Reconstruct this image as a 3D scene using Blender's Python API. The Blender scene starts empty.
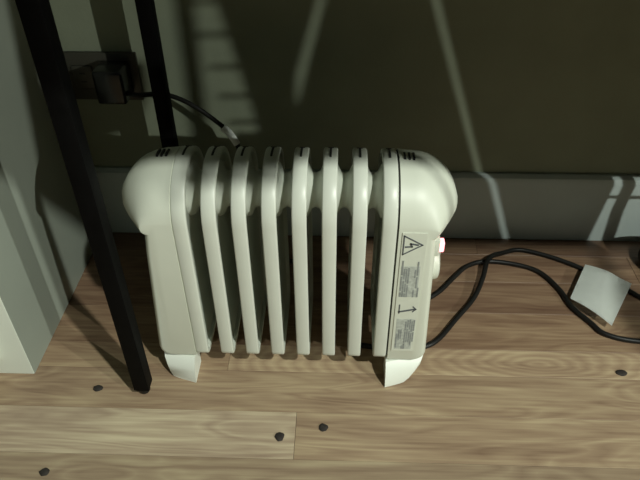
import bpy, bmesh, math, random
from mathutils import Vector, Matrix
random.seed(7)
S = bpy.context.scene
COL = S.collection

# ------------------------------------------------------------------ camera, world, lights, exposure
F_PX = 633.2
cam_d = bpy.data.cameras.new('camera'); cam = bpy.data.objects.new('camera', cam_d); COL.objects.link(cam)
cam_d.sensor_fit = 'HORIZONTAL'; cam_d.sensor_width = 36.0; cam_d.lens = 36.0 * F_PX / 640.0
cam_d.clip_start = 0.02
_th, _ro, _ya = 0.6861, -0.00643, -0.03753
_f = Vector((math.sin(_ya) * math.cos(_th), math.cos(_ya) * math.cos(_th), -math.sin(_th)))
_r = _f.cross(Vector((0, 0, 1))).normalized(); _u = _r.cross(_f)
_r, _u = math.cos(_ro) * _r + math.sin(_ro) * _u, -math.sin(_ro) * _r + math.cos(_ro) * _u
_m = Matrix((_r, _u, -_f)).transposed().to_4x4()
_m.translation = Vector((0.0, -0.804, 0.65))
cam.matrix_world = _m
S.camera = cam

w = bpy.data.worlds.new('world'); S.world = w; w.use_nodes = True
w.node_tree.nodes['Background'].inputs[0].default_value = (0.82, 0.97, 0.84, 1)
w.node_tree.nodes['Background'].inputs[1].default_value = 0.014

# ceiling lamp of the room, above and behind the camera
LA = Vector((1.05, -1.62, 2.20))
la = bpy.data.lights.new('ceiling_lamp', 'AREA'); la.shape = 'DISK'; la.size = 0.08
la.energy = 51.0; la.color = (0.95, 1.0, 0.90)
lao = bpy.data.objects.new('ceiling_lamp', la); COL.objects.link(lao); lao.location = LA
lao.rotation_euler = (Vector((-0.05, -0.25, 0.0)) - LA).to_track_quat('-Z', 'Y').to_euler()
# low bulb of a standing lamp in the room to the right
LB = Vector((1.9, -1.75, 1.10))
lb = bpy.data.lights.new('standing_lamp', 'POINT'); lb.shadow_soft_size = 0.012
lb.energy = 100.0; lb.color = (0.95, 1.0, 0.90)
lbo = bpy.data.objects.new('standing_lamp', lb); COL.objects.link(lbo); lbo.location = LB

S.view_settings.view_transform = 'Standard'; S.view_settings.look = 'None'
S.view_settings.gamma = 1.0; S.view_settings.use_curve_mapping = False
S.view_settings.exposure = 0.0

# ------------------------------------------------------------------ helpers
def mat(name, col, rough=0.5, noise=0.0, nscale=30.0, bump=0.0, bscale=200.0, metal=0.0, emit=None, estr=0.0, coat=0.0, spec=0.5):
    m = bpy.data.materials.new(name); m.use_nodes = True
    nt = m.node_tree; p = nt.nodes['Principled BSDF']
    p.inputs['Roughness'].default_value = rough; p.inputs['Metallic'].default_value = metal
    p.inputs['Specular IOR Level'].default_value = spec
    p.inputs['Coat Weight'].default_value = coat
    tc = nt.nodes.new('ShaderNodeTexCoord')
    n = nt.nodes.new('ShaderNodeTexNoise'); n.inputs['Scale'].default_value = nscale; n.inputs['Detail'].default_value = 5
    nt.links.new(tc.outputs['Object'], n.inputs['Vector'])
    cr = nt.nodes.new('ShaderNodeValToRGB')
    cr.color_ramp.elements[0].position = 0.3; cr.color_ramp.elements[1].position = 0.7
    cr.color_ramp.elements[0].color = tuple(c * (1 - noise) for c in col) + (1,)
    cr.color_ramp.elements[1].color = tuple(min(1, c * (1 + noise)) for c in col) + (1,)
    nt.links.new(n.outputs['Fac'], cr.inputs['Fac']); nt.links.new(cr.outputs['Color'], p.inputs['Base Color'])
    if bump:
        n2 = nt.nodes.new('ShaderNodeTexNoise'); n2.inputs['Scale'].default_value = bscale; n2.inputs['Detail'].default_value = 3
        nt.links.new(tc.outputs['Object'], n2.inputs['Vector'])
        b = nt.nodes.new('ShaderNodeBump'); b.inputs['Strength'].default_value = bump; b.inputs['Distance'].default_value = 0.001
        nt.links.new(n2.outputs['Fac'], b.inputs['Height']); nt.links.new(b.outputs['Normal'], p.inputs['Normal'])
    if emit:
        p.inputs['Emission Color'].default_value = emit + (1,); p.inputs['Emission Strength'].default_value = estr
    return m

def wood_mat(name='laminate_wood', eye=None):
    m = bpy.data.materials.new(name); m.use_nodes = True
    nt = m.node_tree; N = nt.nodes.new; L = nt.links.new; p = nt.nodes['Principled BSDF']
    p.inputs['Roughness'].default_value = 0.42; p.inputs['Specular IOR Level'].default_value = 0.35
    tc = N('ShaderNodeTexCoord'); oi = N('ShaderNodeObjectInfo')
    mul = N('ShaderNodeVectorMath'); mul.operation = 'SCALE'; mul.inputs[0].default_value = (17.3, 9.1, 3.7)
    L(oi.outputs['Random'], mul.inputs['Scale'])
    add = N('ShaderNodeVectorMath'); add.operation = 'ADD'; L(tc.outputs['Object'], add.inputs[0]); L(mul.outputs['Vector'], add.inputs[1])
    mp = N('ShaderNodeMapping'); mp.inputs['Scale'].default_value = (2.2, 16.0, 1.0); L(add.outputs['Vector'], mp.inputs['Vector'])
    n1 = N('ShaderNodeTexNoise'); n1.inputs['Scale'].default_value = 1.6; n1.inputs['Detail'].default_value = 2; n1.inputs['Distortion'].default_value = 0.6
    L(mp.outputs['Vector'], n1.inputs['Vector'])
    # growth rings as contour lines of a stretched noise field
    k = N('ShaderNodeMath'); k.operation = 'MULTIPLY'; k.inputs[1].default_value = 9.0; L(n1.outputs['Fac'], k.inputs[0])
    if eye:   # a cathedral figure: growth rings nested round one point of this board
        me_ = N('ShaderNodeMapping'); me_.inputs['Location'].default_value = (-eye[0] * 22, -eye[1] * 75, 0); me_.inputs['Scale'].default_value = (22, 75, 0); L(tc.outputs['Object'], me_.inputs['Vector'])
        ln = N('ShaderNodeVectorMath'); ln.operation = 'LENGTH'; L(me_.outputs['Vector'], ln.inputs[0])
        ad = N('ShaderNodeMath'); ad.operation = 'MULTIPLY_ADD'; ad.inputs[1].default_value = 2.2; L(ln.outputs['Value'], ad.inputs[0])
        k2 = N('ShaderNodeMath'); k2.operation = 'MULTIPLY'; k2.inputs[1].default_value = 4.0; L(n1.outputs['Fac'], k2.inputs[0]); L(k2.outputs[0], ad.inputs[2]); k = ad
    fr = N('ShaderNodeMath'); fr.operation = 'PINGPONG'; fr.inputs[1].default_value = 0.5; L(k.outputs[0], fr.inputs[0])
    # fine fibres
    mp2 = N('ShaderNodeMapping'); mp2.inputs['Scale'].default_value = (9.0, 260.0, 1.0); L(add.outputs['Vector'], mp2.inputs['Vector'])
    n2 = N('ShaderNodeTexNoise'); n2.inputs['Scale'].default_value = 1.0; n2.inputs['Detail'].default_value = 4; L(mp2.outputs['Vector'], n2.inputs['Vector'])
    mp3 = N('ShaderNodeMapping'); mp3.inputs['Scale'].default_value = (6.0, 45.0, 1.0); L(add.outputs['Vector'], mp3.inputs['Vector'])
    n3 = N('ShaderNodeTexNoise'); n3.inputs['Scale'].default_value = 1.0; n3.inputs['Detail'].default_value = 5; L(mp3.outputs['Vector'], n3.inputs['Vector'])
    a1 = N('ShaderNodeMath'); a1.operation = 'MULTIPLY_ADD'; a1.inputs[1].default_value = 0.36; L(fr.outputs[0], a1.inputs[0])
    s2 = N('ShaderNodeMath'); s2.operation = 'MULTIPLY'; s2.inputs[1].default_value = 0.55; L(n2.outputs['Fac'], s2.inputs[0])
    L(s2.outputs[0], a1.inputs[2])
    a2 = N('ShaderNodeMath'); a2.operation = 'MULTIPLY_ADD'; a2.inputs[1].default_value = 0.75; L(n3.outputs['Fac'], a2.inputs[0]); L(a1.outputs[0], a2.inputs[2])
    cr = N('ShaderNodeValToRGB'); E = cr.color_ramp.elements
    E[0].position = 0.40; E[0].color = (0.20, 0.134, 0.092, 1)
    E[1].position = 1.05; E[1].color = (0.47, 0.385, 0.255, 1)
    e = E.new(0.70); e.color = (0.325, 0.242, 0.163, 1)
    L(a2.outputs[0], cr.inputs['Fac'])
    mx = N('ShaderNodeMixRGB'); mx.blend_type = 'MULTIPLY'; mx.inputs['Fac'].default_value = 1.0
    L(cr.outputs['Color'], mx.inputs['Color1']); L(oi.outputs['Color'], mx.inputs['Color2'])
    L(mx.outputs['Color'], p.inputs['Base Color'])
    b = N('ShaderNodeBump'); b.inputs['Strength'].default_value = 0.12; b.inputs['Distance'].default_value = 0.001
    L(n2.outputs['Fac'], b.inputs['Height']); L(b.outputs['Normal'], p.inputs['Normal'])
    return m

M = {}
M['wall'] = mat('olive_wall_paint', (0.255, 0.285, 0.205), 0.85, 0.06, 14, 0.25, 260)
M['trim'] = mat('grey_white_trim_paint', (0.52, 0.60, 0.58), 0.5, 0.05, 9, 0.1, 60)
M['wood'] = wood_mat()
M['wood_eye'] = wood_mat('laminate_wood_with_figure', (0.025, 0.0))
M['under'] = mat('brown_underlay', (0.10, 0.07, 0.045), 0.9, 0.1)
M['white'] = mat('white_enamel', (0.64, 0.67, 0.59), 0.36, 0.03, 20, 0.05, 400)
M['plastic'] = mat('white_plastic', (0.66, 0.69, 0.59), 0.42, 0.02, 25)
M['foot'] = mat('bright_white_plastic', (0.84, 0.88, 0.80), 0.4, 0.02)
M['slot'] = mat('black_slot', (0.02, 0.02, 0.02), 0.7)
M['seam'] = mat('dark_gasket', (0.05, 0.05, 0.045), 0.7)
M['print'] = mat('grey_print', (0.27, 0.29, 0.28), 0.6, 0.2, 300)
M['printlight'] = mat('pale_grey_print', (0.47, 0.50, 0.45), 0.6, 0.2, 300)
M['printdark'] = mat('dark_print', (0.10, 0.11, 0.12), 0.6)
M['sticker'] = mat('pale_sticker', (0.67, 0.70, 0.60), 0.5, 0.04, 80)
M['led'] = mat('lit_red_lens', (0.9, 0.25, 0.25), 0.3, emit=(1.0, 0.30, 0.33), estr=3.0)
M['black'] = mat('black_metal', (0.003, 0.003, 0.003), 0.6, 0.2, 60, spec=0.06)
M['rubber'] = mat('black_rubber', (0.008, 0.008, 0.007), 0.45, 0.1, spec=0.35)
M['gloss'] = mat('glossy_black_plastic', (0.006, 0.006, 0.006), 0.22, 0.1)
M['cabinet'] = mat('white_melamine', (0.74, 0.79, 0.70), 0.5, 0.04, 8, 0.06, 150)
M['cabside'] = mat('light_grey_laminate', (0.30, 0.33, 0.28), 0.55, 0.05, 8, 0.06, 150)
M['outlet_shaded'] = mat('shade_coloured_outlet_plate', (0.055, 0.053, 0.04), 0.45, 0.03)  # pale plate: the shade lying on it is put into this dark colour
M['paper'] = mat('white_paper', (0.80, 0.84, 0.80), 0.8, 0.03, 40)
M['crumb'] = mat('dark_brown_spot', (0.025, 0.02, 0.016), 0.8, 0.3, 200)
M['tabletop'] = mat('dark_tabletop', (0.05, 0.045, 0.035), 0.5, 0.2, 20)
M['chrome'] = mat('dull_steel', (0.5, 0.5, 0.48), 0.35, metal=1.0)

def link(name, me, m, parent=None, smooth=None):
    o = bpy.data.objects.new(name, me); COL.objects.link(o)
    if m: me.materials.append(m)
    if parent: o.parent = parent
    if smooth is not None:
        for p in me.polygons: p.use_smooth = True
        if smooth < 3.2: me.set_sharp_from_angle(angle=smooth)
    return o

def from_bm(name, bm, m, parent=None, smooth=None):
    bmesh.ops.recalc_face_normals(bm, faces=bm.faces)
    me = bpy.data.meshes.new(name); bm.to_mesh(me); bm.free()
    return link(name, me, m, parent, smooth)

def box_bm(x0, x1, y0, y1, z0, z1, bev=0.0, seg=2, bm=None):
    b = bmesh.new()
    vs = [b.verts.new((x, y, z)) for x in (x0, x1) for y in (y0, y1) for z in (z0, z1)]
    for q in ((0, 1, 3, 2), (4, 6, 7, 5), (0, 4, 5, 1), (2, 3, 7, 6), (0, 2, 6, 4), (1, 5, 7, 3)):
        b.faces.new([vs[i] for i in q])
    if bev: bmesh.ops.bevel(b, geom=list(b.edges), offset=bev, segments=seg, profile=0.5, affect='EDGES')
    if bm is not None:
        me = bpy.data.meshes.new('t'); b.to_mesh(me); b.free(); bm.from_mesh(me); bpy.data.meshes.remove(me); return bm
    return b

def box(name, x0, x1, y0, y1, z0, z1, m, parent=None, bev=0.0, seg=2):
    return from_bm(name, box_bm(x0, x1, y0, y1, z0, z1, bev, seg), m, parent, 0.6 if bev else None)

def rings_bm(rings, close_ends=True, closed=True):
    b = bmesh.new(); R = [[b.verts.new(p) for p in r] for r in rings]
    n = len(R[0])
    for i in range(len(R) - 1):
        for j in range(n if closed else n - 1):
            k = (j + 1) % n
            b.faces.new((R[i][j], R[i][k], R[i + 1][k], R[i + 1][j]))
    if close_ends:
        b.faces.new(list(reversed(R[0]))); b.faces.new(R[-1])
    return b

def catmull(pts, sub=8):
    P = [Vector(p) for p in pts]; P = [2 * P[0] - P[1]] + P + [2 * P[-1] - P[-2]]
    out = []
    for i in range(1, len(P) - 2):
        for s in range(sub):
            t = s / sub
            out.append(0.5 * ((2 * P[i]) + (P[i + 1] - P[i - 1]) * t + (2 * P[i - 1] - 5 * P[i] + 4 * P[i + 1] - P[i + 2]) * t * t + (3 * P[i] - P[i - 1] - 3 * P[i + 1] + P[i + 2]) * t ** 3))
    out.append(P[-2]); return out

def tube_bm(pts, r, seg=10, sub=8):
    C = catmull(pts, sub); rings = []; up = Vector((0, 0, 1))
    for i, c in enumerate(C):
        d = (C[min(i + 1, len(C) - 1)] - C[max(i - 1, 0)]).normalized()
        s = d.cross(up)
        if s.length < 1e-3: s = d.cross(Vector((0, 1, 0)))
        s.normalize(); n = s.cross(d)
        rr = r(i / (len(C) - 1)) if callable(r) else r
        rings.append([c + rr * (math.cos(a) * s + math.sin(a) * n) for a in [2 * math.pi * j / seg for j in range(seg)]])
    return rings_bm(rings)

def lathe_x_bm(prof, cy, cz, seg=28):
    return rings_bm([[(x, cy + r * math.cos(2 * math.pi * j / seg), cz + r * math.sin(2 * math.pi * j / seg)) for j in range(seg)] for x, r in prof])

def prism_xz_bm(poly, y0, y1):
    return rings_bm([[(x, y0, z) for x, z in poly], [(x, y1, z) for x, z in poly]])

def empty(name, loc, label, cat, group=None):
    o = bpy.data.objects.new(name, None); COL.objects.link(o); o.location = loc; o.empty_display_size = 0.05
    tag(o, label, cat, group); return o

def tag(o, label, cat, group=None):
    o['label'] = label; o['category'] = cat
    if group: o['group'] = group
    return o

def struct(o, label=None):
    o['kind'] = 'structure'
    if label: o['label'] = label
    return o

def adopt(root):
    """children were built in world coordinates: keep them there under a root that stands elsewhere"""
    bpy.context.view_layer.update()
    inv = root.matrix_world.inverted()
    for c in root.children: c.matrix_parent_inverse = inv

# ------------------------------------------------------------------ structure: floor with planks, wall, baseboard
floor = struct(box('floor', -1.3, 1.3, -2.2, 0.02, -0.030, -0.0092, M['under']), 'brown wood laminate strip floor')
rows = [0.0, -0.040, -0.103, -0.168, -0.236, -0.280, -0.342, -0.4055, -0.468]
while rows[-1] > -1.35: rows.append(rows[-1] - 0.0635)
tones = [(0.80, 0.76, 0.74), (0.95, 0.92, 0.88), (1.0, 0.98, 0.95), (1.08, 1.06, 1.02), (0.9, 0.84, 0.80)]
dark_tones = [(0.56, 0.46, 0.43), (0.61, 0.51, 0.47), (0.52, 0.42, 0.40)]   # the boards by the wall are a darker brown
fixed = {  # row index -> end joints in x that the photograph shows
    4: [-0.86, -0.141, 0.622], 5: [-0.55, 0.56], 6: [-0.72, -0.047, 0.60], 7: [-0.42, 0.75], 3: [-0.70, 0.55], 2: [-0.62, 0.05], 1: [-0.25, 0.45]}
fixed_tone = {(6, -0.72): (1.32, 1.38, 1.42), (4, -0.141): (1.16, 1.12, 1.06), (6, -0.047): (1.06, 1.02, 0.97), (5, -0.55): (1.0, 0.95, 0.9),
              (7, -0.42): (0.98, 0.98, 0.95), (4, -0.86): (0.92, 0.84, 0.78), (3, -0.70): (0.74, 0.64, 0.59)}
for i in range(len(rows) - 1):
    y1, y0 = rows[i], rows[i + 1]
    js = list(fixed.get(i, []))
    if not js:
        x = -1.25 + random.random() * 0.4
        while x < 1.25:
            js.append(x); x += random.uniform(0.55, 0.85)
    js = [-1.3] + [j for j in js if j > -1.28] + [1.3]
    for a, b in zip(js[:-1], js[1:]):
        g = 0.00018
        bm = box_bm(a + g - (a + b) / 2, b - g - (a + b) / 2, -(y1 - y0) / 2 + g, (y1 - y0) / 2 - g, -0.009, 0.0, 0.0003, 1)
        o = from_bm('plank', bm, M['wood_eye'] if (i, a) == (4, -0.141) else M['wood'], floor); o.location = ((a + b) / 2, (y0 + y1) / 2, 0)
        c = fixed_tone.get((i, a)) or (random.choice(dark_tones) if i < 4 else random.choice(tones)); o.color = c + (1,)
back = box('floor_boards_beyond', -1.3, 1.3, -2.2, rows[-1] - 0.0005, -0.009, 0.0, M['wood'], floor)

wall = struct(box('wall_back', -1.3, 1.3, 0.014, 0.10, 0.0, 2.4, M['wall']), 'olive painted wall behind the heater')
bb = bmesh.new()
prof = [(0.014, 0.0), (0.0, 0.0), (0.0, 0.108), (0.003, 0.115), (0.009, 0.119), (0.014, 0.119)]
me_bb = rings_bm([[(-1.3, y, z) for y, z in prof], [(1.3, y, z) for y, z in prof]])
struct(from_bm('baseboard_back', me_bb, M['trim'], None, 0.5), 'tall pale grey baseboard along the wall'); bb.free()

# ------------------------------------------------------------------ radiator heater
H = empty('radiator_heater', (-0.052, -0.235, 0), 'small white oil-filled radiator heater with eight fins, standing on wood floor', 'heater')
YF, YB, ZB = -0.287, -0.169, 0.034
def arc(cy, cz, ry, rz, a0, a1, n):
    return [(cy + ry * math.cos(math.radians(a0 + (a1 - a0) * i / n)), cz + rz * math.sin(math.radians(a0 + (a1 - a0) * i / n))) for i in range(n + 1)]
ACY, ACZ, ARY, ARZ = -0.228, 0.238, 0.059, 0.0555
OUT = arc(ACY, ACZ, ARY, ARZ, 180, 0, 22) + arc(-0.189, 0.054, 0.020, 0.020, 0, -90, 5) + arc(-0.275, 0.046, 0.012, 0.012, -90, -180, 5)
def offs(poly, d):
    n = len(poly); out = []
    for i in range(n):
        a = Vector(poly[i - 1]); b = Vector(poly[i]); c = Vector(poly[(i + 1) % n])
        t = ((b - a).normalized() + (c - b).normalized()).normalized()
        out.append((b.x + t.y * d, b.y - t.x * d))
    return out
if abs(offs(OUT, 0.005)[0][0]) > abs(OUT[0][0]): SGN = -1
else: SGN = 1
def ins(d): return offs(OUT, SGN * d)
def fin_bm(w=0.0156):
    h = w / 2; rings = []
    for x, d in ((-0.0030, 0.0090), (-0.0036, 0.0078), (-h + 0.0004, 0.0062), (-h, 0.0050), (-h, 0.0016), (-h + 0.0005, 0.0006), (-h + 0.0016, 0.0),
                 (h - 0.0016, 0.0), (h - 0.0005, 0.0006), (h, 0.0016), (h, 0.0050), (h - 0.0004, 0.0062), (0.0036, 0.0078), (0.0030, 0.0090)):
        rings.append([(x, y, z) for y, z in ins(d)])
    return rings_bm(rings)
FX = [-0.1673 + 0.0315 * i for i in range(8)]
def top_z(y): return ACZ + ARZ * math.sqrt(max(0.0, 1 - ((y - ACY) / ARY) ** 2))
def strip_bm(x0, x1, y0, y1, dz=0.0, bm=None):
    n_ = 5; ys_ = [y0 + (y1 - y0) * k / n_ for k in range(n_ + 1)]
    b_ = rings_bm([[(x0, y, top_z(y) + dz - 0.002), (x1, y, top_z(y) + dz - 0.002), (x1, y, top_z(y) + dz + 0.0004), (x0, y, top_z(y) + dz + 0.0004)] for y in ys_])
    if bm is None: return b_
    me = bpy.data.meshes.new('t'); b_.to_mesh(me); b_.free(); bm.from_mesh(me); bpy.data.meshes.remove(me); return bm
fin0 = None
for i, x in enumerate(FX):
    if fin0 is None:
        fin0 = from_bm('fin', fin_bm(), M['white'], H, 0.7); o = fin0
        nb = strip_bm(-0.0012, 0.0012, -0.2300, -0.2010)
        strip_bm(-0.0030, 0.0030, -0.2040, -0.1980, bm=nb)
        notch = from_bm('seam_notch', nb, M['slot'], fin0)
    else:
        o = fin0.copy(); COL.objects.link(o); o.parent = H
        nn = notch.copy(); COL.objects.link(nn); nn.parent = o
    o.location = (x, 0, 0)
def oil_tube(name, cz, r1, r2):
    prof = []
    for i in range(7):
        a, b = FX[i] + 0.0030, FX[i + 1] - 0.0030; m_ = (a + b) / 2
        prof += [(a, r1), (a + 0.0045, r1 - 0.0015), (a + 0.0085, r2 + 0.002), (m_, r2), (b - 0.0085, r2 + 0.002), (b - 0.0045, r1 - 0.0015), (b, r1)]
    return from_bm(name, lathe_x_bm(prof, -0.228, cz), M['white'], H, 0.9)
oil_tube('oil_tube', 0.2500, 0.0310, 0.0190)

# end caps: a lofted shell, mushroom-shaped from the front, its outer edge rolling off to the back
def cap_bm(s, xi, xtop, xbot, xl):
    """s=-1 left, +1 right; xi inner plane; xtop/xbot outer body edge under lobe/at foot; xl lobe reach"""
    ys = [-0.2868, -0.2864, -0.2845, -0.281, -0.276, -0.270, -0.263, -0.255, -0.246, -0.236, -0.226, -0.215, -0.205, -0.196, -0.186, -0.176]
    rings = []
    for y in ys:
        t = (y - ys[0]) / (-0.236 - ys[0])
        e = 1 - (1 - min(1, t)) ** 1.35                 # 0 front .. 1 full
        if y > -0.232: e2 = math.sqrt(max(0.0, 1 - ((y + 0.232) / 0.052) ** 2))
        else: e2 = 1
        t3 = min(1, (y - ys[0]) / 0.012); eb = math.sqrt(max(0, 1 - (1 - t3) ** 2))
        lobe = (xl - xtop) * (0.02 + 0.98 * e) * (0.6 + 0.4 * e2)
        bi = 0.007 * (1 - eb)
        zt = max(0.2405, top_z(y)) - 0.0003
        zb = ZB + 0.004 * (1 - eb)
        xt_, xb_ = xtop - bi, xbot - bi
        lx = xtop + lobe                                                # lobe outer x at this depth
        zc = min(0.2400, zt - 0.004)                                                     # lobe centre height
        pts = [(xi, zt)]
        xs = xtop - 0.027                                               # where the top starts to roll over
        pts += [(xi + (xs - xi) * 0.5, zt - 0.0008), (xs, zt - 0.0012)]
        for k in range(1, 9):                                           # upper roll
            a = math.radians(90 - 90 * k / 8); pts.append((xs + (lx - xs) * math.cos(a), zc + (zt - 0.0012 - zc) * math.sin(a) ** 1.05))
        zl = min(0.2285, zc - 0.004)                                                      # lobe underside
        xu = xt_ - 0.001
        for k in range(1, 7):
            a = math.radians(90 * k / 6); pts.append((xu + (lx - xu) * math.cos(a) ** 0.8, zc - (zc - zl) * math.sin(a) ** 0.9))
        for k in range(1, 6):
            f = k / 6; pts.append((xt_ + (xb_ - xt_) * f, zl + (zb + 0.012 - zl) * f))
        for k in range(0, 5):
            a = math.radians(90 * k / 4); pts.append((xb_ - 0.012 + 0.012 * math.cos(a), zb + 0.012 - 0.012 * math.sin(a)))
        pts.append((xi, zb))
        rings.append([(s * px, y, pz) for px, pz in pts])
    return rings_bm(rings)
cl = from_bm('end_cap', cap_bm(-1, 0.1755, 0.2095, 0.2225, 0.2415), M['plastic'], H, 0.8)
cl['label'] = 'rounded white end cap without controls'
cr_ = from_bm('control_housing', cap_bm(1, 0.0630, 0.1045, 0.1105, 0.1300), M['plastic'], H, 0.8)
cr_['label'] = 'white control housing with printed sticker'
for xa, xb, d, mm in ((0.0580, 0.0650, 0.0022, M['seam']), (-0.1780, -0.1720, 0.0012, M['plastic'])):
    from_bm('gasket', rings_bm([[(xx, y, z) for y, z in ins(d)] for xx in (xa, xb)]), mm, H)
for parent, xs, yc in ((cl, (-0.1955, -0.1905, -0.1855), -0.2180), (cr_, (0.0690, 0.0738, 0.0786), -0.2190)):
    for x in xs: from_bm('vent_slot', strip_bm(x - 0.0011, x + 0.0011, yc - 0.0120, yc + 0.0030, -0.0006), M['slot'], parent)

# feet
def foot_bm(s, xa, xb, lo, sh, km=1.0):
    """quarter-rounded shoe under an end: inner edge xa, outer edge xb; lo = how far the sole reaches outwards"""
    rings = []
    for y, k, h in ((-0.3015, 0.84, 0.0030), (-0.3008, 0.88, 0.0090), (-0.2985, 0.93, 0.0190), (-0.2940, 0.98, 0.0280), (-0.2885, 1.0, 0.0350), (-0.272, 1.0, 0.0350), (-0.266, 0.95, 0.0345)):
        w_ = (xb - xa) * (1 - (1 - k) * km); h = min(h, 0.0328)
        pts = [(xa, h), (xa, 0.0)]
        x1 = xa + w_ * lo
        pts.append((x1, 0.0))
        for j in range(1, 8):
            a = math.radians(-90 + 90 * j / 7); pts.append((x1 + (xa + w_ - x1) * math.cos(a), h + h * math.sin(a)))
        rings.append([(s * px, y + sh * (px - xa), pz) for px, pz in pts])
    return rings_bm(rings)
from_bm('foot', foot_bm(-1, 0.1775, 0.2190, 0.55, 0.30, 1.5), M['foot'], H, 0.6)
from_bm('foot', foot_bm(1, 0.0615, 0.1095, 0.12, 0.30, 3.0), M['foot'], H, 0.6)
for sx, xa, xb, lo in ((-1, 0.1775, 0.2190, 0.62), (1, 0.0615, 0.1095, 0.40)):
    b_ = foot_bm(sx, xa, xb, lo, 0.10)
    for v in b_.verts: v.co.y = -0.456 - v.co.y
    from_bm('foot', b_, M['foot'], H, 0.6)

# controls: thermostat dial and lit rocker on the right side
prof = [(0.099, 0.0205), (0.1090, 0.0205), (0.1125, 0.0195), (0.1140, 0.0170), (0.1143, 0.0100)]
dial = from_bm('thermostat_dial', lathe_x_bm(prof, -0.2555, 0.1720, 32), M['plastic'], H, 0.5)
box('dial_grip', 0.1130, 0.1155, -0.2575, -0.2535, 0.1540, 0.1900, M['plastic'], dial, 0.001)
rk = box('power_switch', 0.099, 0.1085, -0.2820, -0.2600, 0.2020, 0.2240, M['plastic'], H, 0.001)
box('indicator_lens', 0.1060, 0.1135, -0.2815, -0.2720, 0.2075, 0.2205, M['led'], rk, 0.0012)

# printed sticker on the control housing (sideways warning text)
YS = -0.2872
lab = box('warning_sticker', 0.0668, 0.0930, YS - 0.0005, YS + 0.002, 0.054, 0.238, M['sticker'], cr_)
def bars(name, rects, m, dy=0.0009):
    b = bmesh.new()
    for x0, x1, z0, z1 in rects: box_bm(x0, x1, YS - dy, YS, z0, z1, bm=b)
    return from_bm(name, b, m, cr_)
def stroke(poly, wd, name, m, dy=0.0010):
    b = bmesh.new()
    for (xa, za), (xb, zb) in zip(poly[:-1], poly[1:]):
        d = Vector((xb - xa, zb - za)); L_ = d.length; d.normalize(); n = Vector((-d.y, d.x)) * wd / 2
        q = [(xa + n.x - d.x * wd / 2, za + n.y - d.y * wd / 2), (xb + n.x + d.x * wd / 2, zb + n.y + d.y * wd / 2), (xb - n.x + d.x * wd / 2, zb - n.y + d.y * wd / 2), (xa - n.x - d.x * wd / 2, za - n.y - d.y * wd / 2)]
        t = prism_xz_bm(q, YS - dy, YS); me = bpy.data.meshes.new('t'); t.to_mesh(me); t.free(); b.from_mesh(me); bpy.data.meshes.remove(me)
    return from_bm(name, b, m, cr_)
stroke([(0.0690, 0.2345), (0.0690, 0.2090), (0.0890, 0.2225), (0.0690, 0.2345)], 0.0013, 'printed_triangle', M['printdark'])
stroke([(0.0715, 0.2195), (0.0780, 0.2200), (0.0765, 0.2240), (0.0840, 0.2225)], 0.0018, 'printed_bolt', M['printdark'])
rng = random.Random(3)
r1, r2 = [], []
x = 0.0695
while x < 0.0905:                                  # columns of sideways lines of print
    z = 0.205 - rng.random() * 0.02
    while z > 0.148:
        L_ = rng.uniform(0.010, 0.030); (r1 if rng.random() < 0.7 else r2).append((x, x + 0.0017, max(0.146, z - L_), z)); z -= L_ + 0.002
    x += 0.0024
x = 0.0705
while x < 0.0905:
    z = 0.112 - rng.random() * 0.006
    while z > 0.062:
        L_ = rng.uniform(0.010, 0.026); (r1 if rng.random() < 0.6 else r2).append((x, x + 0.0017, max(0.058, z - L_), z)); z -= L_ + 0.002
    x += 0.0024
bars('printed_block', [(0.0690, 0.0895, 0.146, 0.192)], M['printlight'], 0.0007); bars('printed_block', [(0.0700, 0.0900, 0.058, 0.110)], M['printlight'], 0.0007)
bars('printed_text', r1, M['print'])['kind'] = 'stuff'
r2 = None
stroke([(0.0715, 0.1220), (0.0890, 0.1265)], 0.0022, 'printed_mark', M['printdark'])
stroke([(0.0715, 0.1330), (0.0715, 0.1200)], 0.0012, 'printed_mark', M['printdark'])
stroke([(0.0870, 0.1305), (0.0905, 0.1265), (0.0870, 0.1225)], 0.0012, 'printed_mark', M['printdark'])
adopt(H)

# ------------------------------------------------------------------ black desk (only its left legs are in view)
D = empty('desk', (0.17, -0.18, 0), 'black metal desk frame whose two slim square legs stand left of heater', 'desk')
XL, XR = -0.2400, 0.92
for (x, y) in ((XL, -0.315), (XL + 0.002, -0.040), (XR, -0.315), (XR, -0.040)):
    lg = box('leg', x - 0.0095, x + 0.0095, y - 0.0095, y + 0.0095, 0.010, 0.700, M['black'], D, 0.0015)
    lc = lathe_x_bm([(0.0, 0.0062), (0.002, 0.0072), (0.010, 0.0072), (0.013, 0.0062)], 0, 0, 16)
    bmesh.ops.rotate(lc, verts=lc.verts, cent=(0, 0, 0), matrix=Matrix.Rotation(-math.pi / 2, 3, 'Y'))
    bmesh.ops.translate(lc, verts=lc.verts, vec=(x, y, 0))
    from_bm('foot_cap', lc, M['rubber'], lg, 0.6)
box('side_rail', XL - 0.010, XL + 0.010, -0.303, -0.052, 0.672, 0.698, M['black'], D)
box('side_rail', XR - 0.010, XR + 0.010, -0.303, -0.052, 0.672, 0.698, M['black'], D)
box('table_top', XL - 0.02, XR + 0.02, -0.534, -0.012, 0.700, 0.722, M['tabletop'], D, 0.002)
box('fin_shade_block', 0.120, 0.199, -0.577, -0.47, 0.722, 0.734, M['black'], D, 0.001)  # added unseen block, placed to shade the tops of the left fins
adopt(D)

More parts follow.
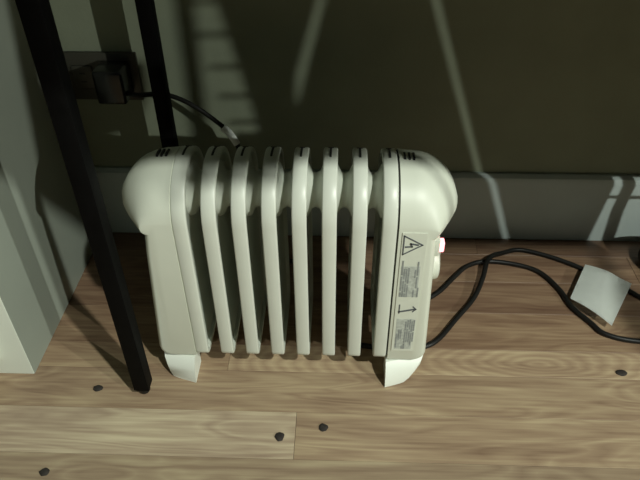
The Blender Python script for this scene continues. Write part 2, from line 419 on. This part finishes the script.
# ------------------------------------------------------------------ white cabinet at the left
CX, CY = -0.389, -0.294
K = empty('cabinet', (-0.60, -0.15, 0), 'white cabinet with a plain side panel at the left edge, on the floor', 'cabinet')
bm = box_bm(-0.83, CX, CY, -0.004, 0.0, 0.56, 0.0012, 2)
from_bm('body', bm, M['cabinet'], K, 0.6)
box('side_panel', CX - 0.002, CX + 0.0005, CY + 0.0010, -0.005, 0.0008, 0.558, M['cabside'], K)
dr = box('door', -0.815, -0.425, CY - 0.018, CY - 0.0005, 0.03, 0.54, M['cabinet'], K, 0.0015)
box('handle', -0.455, -0.443, CY - 0.040, CY - 0.017, 0.36, 0.48, M['chrome'], dr, 0.003)
adopt(K)

# ------------------------------------------------------------------ outlet, adapter and its cord
OX, OZ, WY = -0.337, 0.270, 0.014
P = empty('wall_outlet', (OX, WY, OZ), 'wall outlet cover plate with shade put into its colour, behind the black desk legs', 'outlet')
box('cover_plate', OX - 0.058, OX + 0.058, WY - 0.006, WY + 0.001, OZ - 0.035, OZ + 0.035, M['outlet_shaded'], P, 0.002)
for dx in (-0.020, 0.020):
    rc = box('receptacle', OX + dx - 0.015, OX + dx + 0.015, WY - 0.0085, WY - 0.004, OZ - 0.017, OZ + 0.017, M['outlet_shaded'], P, 0.003)
    for dz in (-0.006, 0.006): box('socket_slot', OX + dx - 0.004, OX + dx + 0.004, WY - 0.0088, WY - 0.0075, OZ + dz - 0.001, OZ + dz + 0.001, M['slot'], rc)
adopt(P)
Q = empty('power_adapter', (-0.310, -0.02, 0.268), 'black boxy power adapter plugged into the wall outlet', 'adapter')
box('housing', -0.3280, -0.2880, -0.036, 0.0052, 0.250, 0.297, M['gloss'], Q, 0.004, 3)
from_bm('cord', tube_bm([(-0.292, -0.022, 0.262), (-0.275, -0.024, 0.259), (-0.255, -0.014, 0.256), (-0.232, -0.012, 0.252), (-0.205, -0.014, 0.240), (-0.175, -0.016, 0.217), (-0.157, -0.018, 0.199), (-0.147, -0.021, 0.183), (-0.143, -0.026, 0.150), (-0.150, -0.030, 0.080), (-0.152, -0.045, 0.010), (-0.120, -0.060, 0.0045), (-0.06, -0.07, 0.0045)], 0.0034), M['rubber'], Q, 4)
o = from_bm('cord_tag', tube_bm([(-0.166, -0.0175, 0.208), (-0.157, -0.018, 0.199), (-0.147, -0.021, 0.183)], 0.0052, 10, 5), M['paper'], Q, 4)
o['label'] = 'white wrap on the cord'
adopt(Q)

# ------------------------------------------------------------------ cords on the floor at the right
R_ = 0.0036
ca = [(0.060, -0.155, R_), (0.095, -0.162, R_), (0.125, -0.148, R_), (0.150, -0.128, R_), (0.175, -0.097, R_), (0.199, -0.071, R_), (0.230, -0.060, R_), (0.272, -0.066, R_), (0.305, -0.083, R_), (0.325, -0.120, R_), (0.333, -0.154, R_), (0.351, -0.185, R_), (0.366, -0.207, R_), (0.407, -0.218, R_), (0.47, -0.213, R_), (0.56, -0.18, R_), (0.72, -0.20, R_), (0.90, -0.15, R_), (1.15, -0.17, R_)]
pc = from_bm('power_cord', tube_bm(ca, R_), M['rubber'], H, 4); pc['label'] = 'black cord curving past the front corner of the white paper'
pc.matrix_parent_inverse = H.matrix_world.inverted()
cb = [(0.030, -0.235, R_), (0.085, -0.243, R_), (0.119, -0.235, R_), (0.140, -0.219, R_), (0.166, -0.184, R_), (0.190, -0.153, R_ + 0.001), (0.204, -0.130, R_ + 0.003), (0.217, -0.100, R_ + 0.0065), (0.2265, -0.072, 3 * R_ + 0.0022), (0.238, -0.056, 3 * R_ + 0.0010), (0.258, -0.041, R_ + 0.002), (0.284, -0.031, R_), (0.316, -0.040, R_), (0.350, -0.058, R_), (0.374, -0.075, R_), (0.402, -0.098, R_), (0.427, -0.121, R_), (0.445, -0.138, R_), (0.50, -0.16, R_), (0.56, -0.145, R_), (0.72, -0.155, R_), (0.90, -0.11, R_), (1.15, -0.12, R_)]
tag(from_bm('extension_cord', tube_bm(cb, R_), M['rubber'], None, 4), 'black cord looping near the baseboard and running under the white paper', 'cord')

# ------------------------------------------------------------------ paper note lying on the cords
c00, c10, c11, c01 = Vector((0.3745, -0.072, 0.0115)), Vector((0.428, -0.116, 0.0145)), Vector((0.374, -0.198, 0.0115)), Vector((0.332, -0.146, 0.0115))
n = 12; b = bmesh.new(); G = []
for i in range(n + 1):
    row = []
    for j in range(n + 1):
        u_, v_ = i / n, j / n
        p = (c00 * (1 - u_) + c10 * u_) * (1 - v_) + (c01 * (1 - u_) + c11 * u_) * v_
        p = p + Vector((0, 0, 0.0045 * math.sin(math.pi * u_) * (1 - 0.3 * v_) - 0.004 * math.exp(-((u_ - 0.75) / 0.16) ** 2 - ((v_ - 0.2) / 0.25) ** 2)))
        row.append(b.verts.new(p))
    G.append(row)
for i in range(n):
    for j in range(n): b.faces.new((G[i][j], G[i + 1][j], G[i + 1][j + 1], G[i][j + 1]))
bmesh.ops.solidify(b, geom=list(b.faces), thickness=0.0005)
tag(from_bm('paper_note', b, M['paper'], None, 4), 'square white paper note lying on black cords right of heater', 'paper')

# ------------------------------------------------------------------ black rounded thing at the right edge, by the baseboard
rings = []
for z, k in ((0.0, 0.80), (0.003, 0.92), (0.010, 1.0), (0.022, 1.0), (0.030, 0.90), (0.034, 0.65)):
    rings.append([(0.508 + k * (0.047 * math.copysign(abs(math.cos(a)) ** 0.7, math.cos(a))), -0.058 + k * 0.030 * math.copysign(abs(math.sin(a)) ** 0.7, math.sin(a)), z) for a in [2 * math.pi * q / 24 for q in range(24)]])
AB = empty('adapter_brick', (0.5, -0.05, 0), 'black rounded plug block on floor at right edge beside baseboard', 'adapter')
from_bm('housing', rings_bm(rings), M['rubber'], AB, 0.8)
from_bm('cord', tube_bm([(0.550, -0.058, 0.014), (0.585, -0.060, 0.008), (0.62, -0.07, 0.0037), (0.72, -0.075, 0.0037), (0.90, -0.06, 0.0037), (1.15, -0.07, 0.0037)], R_), M['rubber'], AB, 4)
adopt(AB)

# ------------------------------------------------------------------ dark spots lying on the floor
spots = [(-0.300, -0.314, 0.0062, 0.005, 'small dark round crumb on floor between white cabinet and desk leg'),
         (-0.065, -0.377, 0.0058, 0.0062, 'small dark round crumb on the pale plank in front of the fins'),
         (-0.014, -0.363, 0.0055, 0.0058, 'small dark round crumb just past the end of the pale plank'),
         (-0.325, -0.430, 0.0060, 0.005, 'small dark round crumb at the lower left of the floor'),
         (0.367, -0.270, 0.0075, 0.0055, 'irregular dark crumb alone on floor in front of the white paper')]
for k, (x, y, rx, ry, lb_) in enumerate(spots):
    rg = random.Random(k); ph = [rg.uniform(0.88, 1.1) for _ in range(14)]
    rr = [[(x + kk * rx * ph[q] * math.cos(2 * math.pi * q / 14), y + kk * ry * ph[q] * math.sin(2 * math.pi * q / 14), z) for q in range(14)] for z, kk in ((0.0, 0.95), (0.0008, 1.0), (0.0018, 0.8), (0.0022, 0.4))]
    tag(from_bm('floor_crumb', rings_bm(rr), M['crumb'], None, 0.8), lb_, 'crumb', 'dark crumbs on the floor')

# ------------------------------------------------------------------ added unseen gobo panel, its gaps shaped to stripe the wall with lamp light
PX = 0.62
def back_to_gobo(x, z):
    t = (PX - x) / (LB.x - x); return (PX, t * LB.y, z + t * (LB.z - z))
def gobo_board(quad, name='gobo_board', th=0.004):
    q = [back_to_gobo(x, z) for x, z in quad]
    return from_bm(name, rings_bm([q, [(a + th, y, z) for a, y, z in q]]), M['tabletop'], D)
ZL, ZH = -0.045, 0.56
x1 = lambda z: -0.081 + (z - 0.161) * 0.297
x2 = lambda z: 0.226 - (z - 0.117) * 0.364
xl = lambda z: -0.139 - (z - 0.179) * 0.205
xr = lambda z: -0.101 - (z - 0.180) * 0.231
xp = lambda z: -0.203
h1, h2 = 0.0070, 0.0068
gobo_board([(-0.208, ZL), (-0.188, ZL), (-0.178, ZH), (-0.198, ZH)], 'gobo_post')
gobo_board([(xl(0.19), 0.19), (xr(0.02), 0.19), (xr(0.02), ZL), (xl(0.19) - 0.03, ZL)])
gobo_board([(xr(ZL), ZL), (x1(ZL) - h1 + 0.10, ZL), (x1(0.12) - h1, 0.12), (x1(0.30) - h1, 0.30), (xr(0.30), 0.30)])
gobo_board([(xr(0.30), 0.30), (x1(0.30) - h1, 0.30), (x1(ZH) - h1, ZH), (xr(ZH), ZH)])
for z in (0.206, 0.247, 0.290, 0.335, 0.378, 0.42):
    gobo_board([(xl(z) - 0.004, z - 0.0035), (xr(z) + 0.004, z - 0.0035), (xr(z) + 0.004, z + 0.0035), (xl(z) - 0.004, z + 0.0035)], 'gobo_rung')
gobo_board([(x1(0.05) + h1, 0.0), (x2(0.0) - h2, 0.0), (x2(0.40) - h2, 0.40), (x1(0.40) + h1, 0.40)])
gobo_board([(x1(0.05) + h1, ZL), (0.40, ZL), (0.40, 0.0), (x1(0.05) + h1, 0.0)])
gobo_board([(x2(0.0) + h2, 0.0), (0.397, 0.0), (0.411, 0.122), (0.411, 0.40), (x2(0.40) + h2, 0.40)])
gobo_board([(0.40, ZL), (0.58, ZL), (0.58, -0.02), (0.40, -0.02)])
gobo_board([(0.411, 0.122), (0.60, 0.122), (0.60, 0.40), (0.411, 0.40)])
gobo_board([(0.424, -0.02), (0.439, -0.02), (0.437, 0.06), (0.4425, 0.125), (0.4275, 0.125), (0.422, 0.06)])
gobo_board([(0.40, 0.083), (0.60, 0.083), (0.60, 0.089), (0.40, 0.089)], 'gobo_rung')
def ray_to_gobo(p):
    t = (PX - p[0]) / (LB.x - p[0]); return tuple(Vector(p) + t * (LB - Vector(p)))
def slab(q, name, th=0.004):
    return from_bm(name, rings_bm([q, [(a + th, y, z) for a, y, z in q]]), M['tabletop'], D)
q = [ray_to_gobo(p) for p in ((-0.154, -0.252, 0.294), (-0.055, -0.252, 0.294), (-0.052, -0.19, 0.294))]
slab(q + [(PX, -0.712, 0.600), (PX, -0.712, 0.624), (PX, q[0][1], 0.648)], 'gobo_board')  # added piece, shaped to shade the left fin tops and the outlet
slab([ray_to_gobo(p) for p in ((-0.389, -0.130, 0.18), (-0.389, -0.085, 0.18), (-0.389, -0.025, 0.42), (-0.389, -0.070, 0.42))], 'gobo_post')  # added bar, shaped to cast the dark band on the cabinet side
box('gobo_post', PX + 0.005, PX + 0.025, -0.140, -0.120, 0.0, 0.699, M['black'], D, 0.001)
adopt(D)
